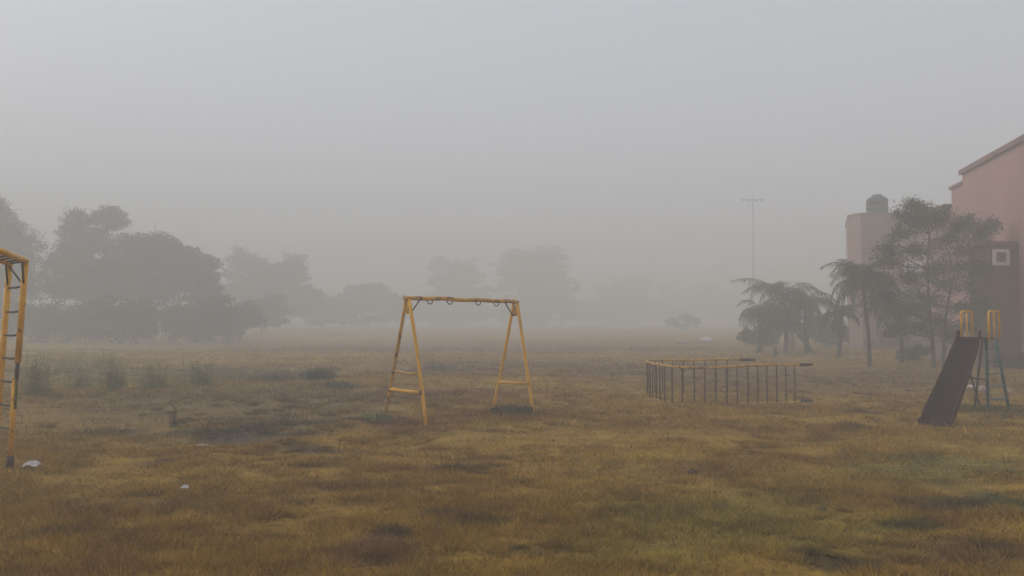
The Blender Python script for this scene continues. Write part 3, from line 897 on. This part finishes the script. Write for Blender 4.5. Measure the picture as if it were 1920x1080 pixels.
# ------------------------------------------------------------------ arch climber lying on its side
def arch():
    plan = [(1500, 15.75), (1450, 15.45), (1400, 15.2), (1350, 15.0), (1310, 14.85), (1281, 14.8), (1258, 15.0), (1238, 15.4), (1222, 15.95), (1213, 16.5),
            (1217, 17.0), (1236, 17.3), (1262, 17.4), (1300, 17.4), (1345, 17.35), (1388, 17.3)]
    pts = [np.array([(px - 960) / F_PX * D * math.cos(PITCH), D, 0]) for px, D in plan]
    # smooth by Catmull-Rom
    sm = []
    for i in range(len(pts) - 1):
        p0, p1, p2, p3 = pts[max(i - 1, 0)], pts[i], pts[i + 1], pts[min(i + 2, len(pts) - 1)]
        for t in np.linspace(0, 1, 6)[:-1]:
            sm.append(.5 * ((2 * p1) + (-p0 + p2) * t + (2 * p0 - 5 * p1 + 4 * p2 - p3) * t * t + (-p0 + 3 * p1 - 3 * p2 + p3) * t ** 3))
    sm.append(pts[-1])
    sm = np.array(sm)
    c = sm.mean(0); z0 = gz(c)
    root = thing('arch_ladder', (c[0], c[1], z0), 'faded ochre U-shaped arch ladder lying on its side in the grass', 'climbing frame')
    H = .72
    def top(p):  # slightly slack top rail
        return np.array([p[0], p[1], z0 + H + .012 * math.sin(p[0] * 3)])
    def bot(p):
        return np.array([p[0], p[1], gz(p) + (.03 if p[0] > 4.3 and p[1] < 16.2 else -.012)])
    m = MB(); m.tube([top(p) for p in sm], .023, 10); m.build('side_rail', M['ochre'], root, True)
    m = MB(); m.tube([bot(p) for p in sm], .021, 10); m.build('side_rail', M['ochre'], root, True)
    d1 = (sm[0] - sm[2]); d1 /= np.linalg.norm(d1)
    d2 = (sm[-1] - sm[-3]); d2 /= np.linalg.norm(d2)
    for p, d in ((sm[0], d1), (sm[-1], d2)):
        for fn in (top, bot):
            a = fn(p)
            m = MB(); m.tube([a - d * .03, a + d * .12, a + d * .30], [.028, .032, .026], 10); m.build('foot', M['rust'], root, True)
    seg = np.linalg.norm(np.diff(sm, axis=0), axis=1); cum = np.concatenate([[0], np.cumsum(seg)])
    s = .16
    g = random.Random(5)
    while s < cum[-1] - .1:
        i = int(np.searchsorted(cum, s)) - 1
        t = (s - cum[i]) / seg[i]; p = sm[i] * (1 - t) + sm[i + 1] * t
        a, b_ = bot(p), top(p)
        q = np.array([g.uniform(-.012, .012), g.uniform(-.012, .012), 0])
        m = MB(); m.tube([a, (a + b_) / 2 + q, b_], .0135, 8); m.build('rung', M['rust'], root, True)
        s += .232
arch()

# ------------------------------------------------------------------ slide
def slide():
    H = 1.27
    u = np.array([.66, .75, 0]); u /= np.linalg.norm(u); v = np.array([u[1], -u[0], 0])
    bc = np.array([6.27, 11.95, 0]); bc[2] = gz(bc) + .04
    tc = at(1819, 634, 13.55); tc[2] = H
    root = thing('playground_slide', (tc[0], tc[1], gz(tc)), 'playground slide with dark purple chute, yellow hand rails and teal ladder by the pink building', 'slide')
    hw = .19
    # chute: sheet with raised sides, built along a curve
    path = []
    for s in np.linspace(0, 1, 22):
        p = tc * (1 - s) + bc * s
        z = H * (1 - s) + bc[2] * s - .05 * math.sin(s * math.pi)
        if s > .9: z = max(z, bc[2] + .01)
        if s < .06: z = H - .01
        p = np.array([p[0], p[1], z]); path.append(p)
    ud = (bc - tc); ud[2] = 0; ud /= np.linalg.norm(ud); vd = np.array([-ud[1], ud[0], 0])
    path.append(bc + ud * .12 + np.array([0, 0, .0]))
    sh = MB(); n = len(path)
    prof = [(-hw, .0), (hw, .0), (hw, -.012), (-hw, -.012)]
    tw = np.linspace(.80, 1.04, n)
    vs = [p + vd * a * tw[i] + np.array([0, 0, b_]) for i, p in enumerate(path) for a, b_ in prof]
    fs = [(i * 4 + k, i * 4 + (k + 1) % 4, (i + 1) * 4 + (k + 1) % 4, (i + 1) * 4 + k) for i in range(n - 1) for k in range(4)]
    fs += [(0, 3, 2, 1), ((n - 1) * 4, (n - 1) * 4 + 1, (n - 1) * 4 + 2, (n - 1) * 4 + 3)]
    sh.add(vs, fs); sh.build('chute', M['chute'], root, False)
    for sg in (-1, 1):
        w = MB()
        prof = [(sg * (hw + .003), -.03), (sg * (hw + .018), -.03), (sg * (hw + .024), .10), (sg * (hw + .009), .10)]
        vs = [p + vd * a * tw[i] + np.array([0, 0, b_ * (1 if i < n - 3 else .55)]) for i, p in enumerate(path) for a, b_ in prof]
        w.add(vs, fs)
        w.tube([p + vd * sg * (hw + .016) * tw[i] + np.array([0, 0, .105 * (1 if i < n - 3 else .55)]) for i, p in enumerate(path)], .016, 8)
        w.build('side_rail', M['chute_edge'], root)
    # platform
    sh_ = np.array([.10, .02, 0])
    pc = tc - ud * .24 + sh_ * .5
    m = MB(); m.box(pc + np.array([0, 0, -.025]), (.50, .44, .04), -ud, vd); m.build('platform', M['dark_steel'], root)
    # hand rails (inverted U on each side)
    for sg in (-1, 1):
        a = tc + vd * sg * .205 - ud * -.02 + sh_; b_ = tc - ud * .46 + vd * sg * .205 + sh_ * 1.8
        z1 = 1.70
        c1, c2 = a.copy(), b_.copy(); c1[2] = c2[2] = z1
        a = a - np.array([0, 0, .06]); b_ = b_ - np.array([0, 0, .06])
        m = MB()
        m.tube([a, a * .1 + c1 * .9, c1 - (c1 - c2) * .06, c2 + (c1 - c2) * .06, b_ * .1 + c2 * .9, b_], .018, 10)
        mm = (a + b_) / 2; mt = (c1 + c2) / 2
        m.tube([mm, mt], .013, 8)
        h1, h2 = a * .5 + c1 * .5, b_ * .5 + c2 * .5
        m.build('hand_rail', M['yellow'], root, True)
    # ladder, splayed towards the ground
    tA, tB = at(1849, 636, 13.72), at(1866, 636, 14.02)
    tA[2] = tB[2] = H - .02
    bA, bB = gat(1853, 768), gat(1892, 764)
    for q in (bA, bB): q[2] = gz(q) - .04
    for a, b_, mt in ((tA, bA, 'teal'), (tB, bB, 'teal')):
        m = MB(); m.tube([a, b_], .027, 10); m.build('ladder_rail', M[mt], root, True)
    for k in range(5):
        s = .14 + .17 * k
        m = MB(); m.box(((tA * (1 - s) + bA * s) + (tB * (1 - s) + bB * s)) / 2, (float(np.linalg.norm((tA * (1 - s) + bA * s) - (tB * (1 - s) + bB * s))), .07, .02),
                        (lambda q: q / np.linalg.norm(q))(((tB * (1 - s) + bB * s) - (tA * (1 - s) + bA * s)) * np.array([1, 1, 0])),
                        (lambda q: np.array([-q[1], q[0], 0]) / np.linalg.norm(q))(((tB * (1 - s) + bB * s) - (tA * (1 - s) + bA * s)) * np.array([1, 1, 0])))
        m.build('step', M['teal'], root)
    # front legs below the platform
    for top_, foot in ((tc + vd * -.17 - ud * .05, gat(1838, 757)), (tc + vd * .17 - ud * .05, gat(1826, 772))):
        t_ = top_.copy(); t_[2] = H - .05; foot[2] = gz(foot) - .04
        m = MB(); m.tube([t_, foot], .019, 10); m.build('leg', M['dark_steel'], root, True)
    m = MB(); m.tube([tA * .45 + bA * .55, tc * .45 + gat(1826, 772) * .55 - ud * 0], .014, 8); m.build('tie_bar', M['dark_steel'], root, True)
slide()

# ------------------------------------------------------------------ pink building
def window(root, c, w, h, ux, nrm, frame=.06, bars=2, fm='white'):
    """c centre on wall plane, ux along wall, nrm outwards."""
    c = np.array(c, float); ux = np.array(ux, float); nrm = np.array(nrm, float); uz = np.array([0, 0, 1.])
    f = MB()
    o = c + nrm * .035
    for s in (-1, 1):
        f.box(o + ux * s * (w / 2 - frame / 2), (frame, .07, h), ux, nrm)
        f.box(o + uz * s * (h / 2 - frame / 2), (w - 2 * frame, .07, frame), ux, nrm)
    for k in range(bars):
        x = -w / 2 + w * (k + 1) / (bars + 1)
        f.box(o + ux * x - nrm * .01, (.03, .04, h - 2 * frame), ux, nrm)
    fo = f.build('window', M[fm], root)
    g = MB(); g.box(c + nrm * .012, (w - 2 * frame - .004, .02, h - 2 * frame - .004), ux, nrm)
    g.build('pane', M['glass'], fo)
    return fo

def main_building():
    A0 = np.array([16.9, 30.0]); d = np.array([-1.23, -5.4]); d /= np.linalg.norm(d)
    nrm = np.array([-d[1], d[0]]) * -1   # towards -x
    if nrm[0] > 0: nrm = -nrm
    A1 = A0 + d * 15
    root = thing('pink_building', (A0[0], A0[1], 0), 'tall pink plastered building cut by the right edge of the photo', 'building')
    H = 6.95
    dep = 9.0
    B1, B0 = A1 - nrm * dep, A0 - nrm * dep
    m = MB(); m.prism([tuple(A0), tuple(A1), tuple(B1), tuple(B0)], -.4, H); m.build('wall', M['pink'], root)
    m = MB(); o = .10
    q = [A0 + nrm * o - d * o, A1 + nrm * o + d * o, B1 - nrm * o + d * o, B0 - nrm * o - d * o]
    m.prism([tuple(p) for p in q], H + .002, H + .18); m.build('coping', M['coping'], root)
    m = MB(); m.box([*(A0 + d * 7.5 + nrm * .03), .15], (15, .06, .75), [*d, 0], [*nrm, 0]); m.build('plinth', M['plinth'], root)
    # stepped rear parts
    C0 = A0 - nrm * .25
    m = MB(); E = C0 - d * 2.2
    m.prism([tuple(C0 - d * .01), tuple(C0 - nrm * 5), tuple(E - nrm * 5), tuple(E)][::-1], -.4, 6.72); m.build('stair_block', M['pink'], root)
    m = MB(); o = .08
    m.prism([tuple(C0 - d * .02 + nrm * o), tuple(C0 - nrm * 5 - d * .02), tuple(E - nrm * 5 - d * o), tuple(E - d * o + nrm * o)][::-1], 6.723, 6.83); m.build('coping', M['coping'], root)
    G0 = E; G1 = E - d * 4
    m = MB(); m.prism([tuple(G0 - d * .01), tuple(G0 - nrm * 5), tuple(G1 - nrm * 5), tuple(G1)][::-1], -.4, 6.0); m.build('low_block', M['pink_rear'], root)
    m = MB(); m.prism([tuple(G0 - d * .02 + nrm * .3), tuple(G0 - nrm * 5 - d * .02), tuple(G1 - nrm * 5 - d * .2), tuple(G1 - d * .2 + nrm * .3)][::-1], 6.003, 6.15); m.build('roof_slab', M['plinth'], root)
    # projecting maroon block with white vent
    x0, x1, y0, y1 = 14.85, 15.52, 24.9, 26.6
    xr0 = A0[0] + (y0 - A0[1]) * d[0] / d[1]; xr1 = A0[0] + (y1 - A0[1]) * d[0] / d[1]
    m = MB(); m.prism([(x0, y0), (xr0 - .0, y0), (xr1 - .0, y1), (x0 + .3, y1)], -.4, 3.88)
    blk = m.build('side_room', M['maroon'], root)
    m = MB(); m.prism([(x0 - .05, y0 - .05), (xr0 - .05, y0 - .05), (xr1 - .05, y1 + .05), (x0 + .25, y1 + .05)], 3.882, 3.96); m.build('coping', M['coping'], root)
    m = MB(); m.box(((x0 + xr0) / 2, y0 - .02, .12), (xr0 - x0 - .02, .04, .6)); m.build('plinth', M['plinth'], root)
    # white framed vent
    c = np.array([15.16, y0, 3.46]); ux = (1, 0, 0); nr = (0, -1, 0)
    f = MB(); w = .50; fr = .09
    for s in (-1, 1):
        f.box((c[0] + s * (w / 2 - fr / 2), y0 - .035, c[2]), (fr, .07, w))
        f.box((c[0], y0 - .035, c[2] + s * (w / 2 - fr / 2)), (w - 2 * fr, .07, fr))
    vo = f.build('vent', M['white'], root)
    f = MB(); f.box((c[0], y0 - .012, c[2]), (w - 2 * fr - .004, .02, w - 2 * fr - .004)); f.build('vent_panel', M['pale'], vo)
    f = MB()
    ring = [(c[0] + .11 * math.cos(t), y0 - .03, c[2] + .11 * math.sin(t)) for t in np.linspace(0, 2 * math.pi, 25)]
    f.tube(ring, .014, 6)
    for k in range(4):
        t = k * math.pi / 2 + .4
        f.box((c[0] + .05 * math.cos(t), y0 - .03, c[2] + .05 * math.sin(t)), (.085, .008, .035), (math.cos(t), 0, math.sin(t)), (0, 1, 0), (-math.sin(t), 0, math.cos(t)))
    f.build('fan', M['maroon'], vo)
    # windows high on the long wall near its far end
    for t, z in ((1.2, 3.5),):
        cc = A0 + d * t
        window(root, (cc[0], cc[1], z), .7, .8, (*d, 0), (*nrm, 0))
    return A0, d, nrm
main_building()

def rear_block():
    poly = [(17.87, 41.0), (17.58, 41.9), (19.6, 47.0), (27.0, 47.0), (26.0, 41.0)]
    root = thing('pink_rear_block', (20, 43, 0), 'lower faded pink block with chamfered corner carrying the dark water tank', 'building')
    H = 6.85
    m = MB(); m.prism(poly[::-1], -.4, H); m.build('wall', M['pink_rear'], root)
    cx, cy = 21.5, 43.5
    q = [(cx + (x - cx) * 1.012, cy + (y - cy) * 1.03) for x, y in poly]
    m = MB(); m.prism(q[::-1], H + .002, H + .10); m.build('coping', M['pink_rear'], root)
    for px, py, w, h in ((1711, 500, .95, .55), (1747, 482, 1.0, .8)):
        c = at(px, py, 41.0)
        window(root, (c[0], 41.0, c[2]), w, h, (1, 0, 0), (0, -1, 0), .13, 1)
    m = MB(); m.box((21, 40.97, .1), (6.2, .05, .7)); m.build('plinth', M['maroon'], root)
rear_block()

def tank():
    c = at(1645, 400, 42.3); z0 = 6.952
    root = thing('water_tank', (c[0], c[1], z0), 'dark cylindrical water tank standing on the roof of the pink rear block', 'water tank')
    prof = [(.50, 0), (.54, .04), (.54, .22), (.52, .24), (.52, .27), (.54, .29), (.54, .50), (.52, .52), (.52, .55), (.54, .57), (.54, .80), (.50, .90), (.36, 1.0), (.24, 1.04), (.24, 1.08)]
    n = 36; vs = []; fs = []
    for r, z in prof:
        vs += [(c[0] + r * math.cos(2 * math.pi * k / n), c[1] + r * math.sin(2 * math.pi * k / n), z0 + z) for k in range(n)]
    for i in range(len(prof) - 1):
        for k in range(n):
            fs.append((i * n + k, i * n + (k + 1) % n, (i + 1) * n + (k + 1) % n, (i + 1) * n + k))
    fs.append(tuple(range(n - 1, -1, -1)))
    m = MB(); m.add(vs, fs); m.build('tank_body', M['tank'], root, True)
    m = MB(); m.tube([(c[0], c[1], z0 + 1.06), (c[0], c[1], z0 + 1.10), (c[0], c[1], z0 + 1.13)], [.27, .27, .18], 24); m.build('lid', M['tank'], root)
    m = MB(); m.tube([(c[0] - .5, c[1] - .1, z0 + .1), (c[0] - .68, c[1] - .1, z0 + .1), (c[0] - .68, c[1] - .1, z0)], .025, 8); m.build('pipe', M['galv'], root, True)
tank()

# low pale wall, posts, mast, far white blocks
a, b_ = at(1730, 640, 33.0), at(1797, 640, 32.4)
m = MB(); dd = (b_ - a); dd[2] = 0; L = float(np.linalg.norm(dd)); dd /= L
nn_ = np.array([-dd[1], dd[0], 0])
root = thing('low_wall', ((a[0] + b_[0]) / 2, (a[1] + b_[1]) / 2, 0), 'short pale low wall behind the leafy tree trunks', 'wall')
m.box([(a[0] + b_[0]) / 2, (a[1] + b_[1]) / 2, .3], (L, .2, 1.1), dd, nn_); m.build('wall', M['pale'], root)
m = MB(); m.box([(a[0] + b_[0]) / 2, (a[1] + b_[1]) / 2, .882], (L + .06, .26, .06), dd, nn_); m.build('coping', M['pale'], root)

def post(label, px, py, h_px, r, mat, cap=False):
    b = gat(px, py); b[2] = gz(b) - .1
    h = h_px * b[1] / F_PX + .1
    m = MB(); m.tube([b, b + np.array([.01, 0, h * .6]), b + np.array([.02, 0, h])], [r, r * .92, r * .85], 10)
    o = m.build('short_post', mat, None, True, 0, tuple(b))
    tag(o, label, 'post')
post('short dark stump-like post in front of the tallest palm', 1453, 668, 20, .10, M['bark'])
for px, py, h, lab in ((1683, 660, 130, 'thin pale pole half hidden left of the leafy tree trunks'), (1794, 668, 90, 'thin pale pole between the leafy tree and the slide')):
    b = gat(px, py); b[2] = gz(b) - .1; H_ = h * b[1] / F_PX
    m = MB(); m.tube([b, b + np.array([0, 0, H_])], .035, 8)
    tag(m.build('pale_pole', M['pale'], None, True, 0, tuple(b)), lab, 'pole', 'thin pale poles near the leafy tree')

def mast():
    D = 124.0
    b = at(1413, 600, D); b[2] = gz(b)
    top = at(1412, 366, D)
    root = thing('light_mast', b, 'tall thin light mast with a cross arm fading in the fog', 'light mast')
    m = MB(); m.tube([b, b * .5 + top * .5, top], [.16, .12, .075], 12); m.build('pole', M['galv'], root, True)
    z = at(1412, 374, D)[2]
    m = MB(); m.tube([(b[0] - 1.6, D, z), (b[0] + 1.6, D, z)], .045, 8)
    m.tube([(b[0] - .85, D, z - .28), (b[0] + .85, D, z - .28)], .035, 8); m.build('cross_arm', M['galv'], root, True)
    for x in (-1.5, -.6, .7, 1.5):
        m = MB(); m.box((b[0] + x, D - .12, z - .1), (.36, .2, .3), (1, 0, 0), (0, .9, .43), (0, -.43, .9)); m.build('floodlight', M['galv'], root, bevel=.02)
mast()

def rock(name, label, cat, px, py, w, h, dep, mat, seed, amp=.25, group=None, sub=3):
    b = gat(px, py); b[2] = gz(b)
    import bmesh
    bm = bmesh.new(); bmesh.ops.create_icosphere(bm, subdivisions=sub, radius=.5)
    g = random.Random(seed); ph = [g.uniform(0, 6) for _ in range(6)]
    for vt in bm.verts:
        c = vt.co
        k = 1 + amp * (math.sin(c.x * 9 + ph[0]) * math.sin(c.y * 8 + ph[1]) + .6 * math.sin(c.z * 15 + ph[2] + c.x * 11))
        vt.co = Vector((c.x * k * w, c.y * k * dep, c.z * k * h + h * .35))
    me = bpy.data.meshes.new(name); bm.to_mesh(me); bm.free()
    o = bpy.data.objects.new(name, me); col.objects.link(o); me.materials.append(mat)
    o.location = Vector(b); tag(o, label, cat, group)
    return o
def crumple(name, label, px, py, w, h, seed, mat, cat='litter'):
    b = gat(px, py); b[2] = gz(b) + .045
    g = np.random.default_rng(seed)
    N = 13; m = MB(); vs = []
    for i in range(N):
        for j in range(N):
            x, y = (i / (N - 1) - .5), (j / (N - 1) - .5)
            z = h * max(0, (1 - 3.2 * (x * x + y * y))) * g.uniform(.35, 1.1)
            vs.append(b + np.array([x * w * g.uniform(.85, 1.1), y * w * .9 * g.uniform(.8, 1.1), z]))
    fs = [(i * N + j, (i + 1) * N + j, (i + 1) * N + j + 1, i * N + j + 1) for i in range(N - 1) for j in range(N - 1)]
    m.add(vs, fs); o = m.build(name, mat, None, False, 0, tuple(b))
    s = o.modifiers.new('solid', 'SOLIDIFY'); s.thickness = .002
    tag(o, label, cat)
crumple('plastic_bag', 'crumpled whitish plastic bag on the grass beside the ladder frame foot', 60, 874, .165, .06, 1, M['plastic'])
crumple('paper_scrap', 'tiny white scrap lying alone in the left foreground grass', 347, 918, .065, .03, 2, M['plastic'])
crumple('paper_scrap', 'faint pale scrap in the dark patch of the left field', 378, 838, .12, .015, 3, M['pale'])
rock('clod', 'small dark clod of earth in the middle right foreground', 'clod', 1298, 889, .10, .05, .08, M['rust'], 4)
rock('clod', 'tiny dark clod in the green right foreground', 'clod', 1543, 955, .06, .045, .05, M['dark_steel'], 5)
rock('white_block', 'small bright white block on the far field left of the palms', 'block', 1326, 641, .95, .34, .6, M['white'], 6, .12)
rock('white_block', 'dull whitish heap just left of the bright white block', 'block', 1279, 642, 1.0, .2, .6, M['pale'], 7, .15)
rock('rubble_stone', 'pale rubble piece on the ground under the slide platform', 'rubble', 1823, 724, .30, .10, .2, M['white'], 8, .1)
rock('rubble_stone', 'pale rubble piece behind the teal ladder', 'rubble', 1842, 732, .16, .18, .15, M['pale'], 9, .1)
rock('rubble_stone', 'small pale rubble piece at the right edge of the slide ladder', 'rubble', 1891, 737, .13, .16, .12, M['pale'], 10, .1)

# ------------------------------------------------------------------ fog: one closed box of even air
hz = MB(); hz.box((0, 0, 7.0), (900, 900, 18.0))
mh = bpy.data.materials.new('fog'); mh.use_nodes = True
hn, hl = mh.node_tree.nodes, mh.node_tree.links
for x in list(hn):
    if x.type != 'OUTPUT_MATERIAL': hn.remove(x)
pv = hn.new('ShaderNodeVolumePrincipled')
pv.inputs['Color'].default_value = (0.848, 0.855, 0.838, 1)
pv.inputs['Density'].default_value = FOG
pv.inputs['Anisotropy'].default_value = 0.0
hl.new(pv.outputs[0], hn['Material Output'].inputs['Volume'])
tag(hz.build('haze', mh), 'thick grey morning fog', None, None, 'stuff')
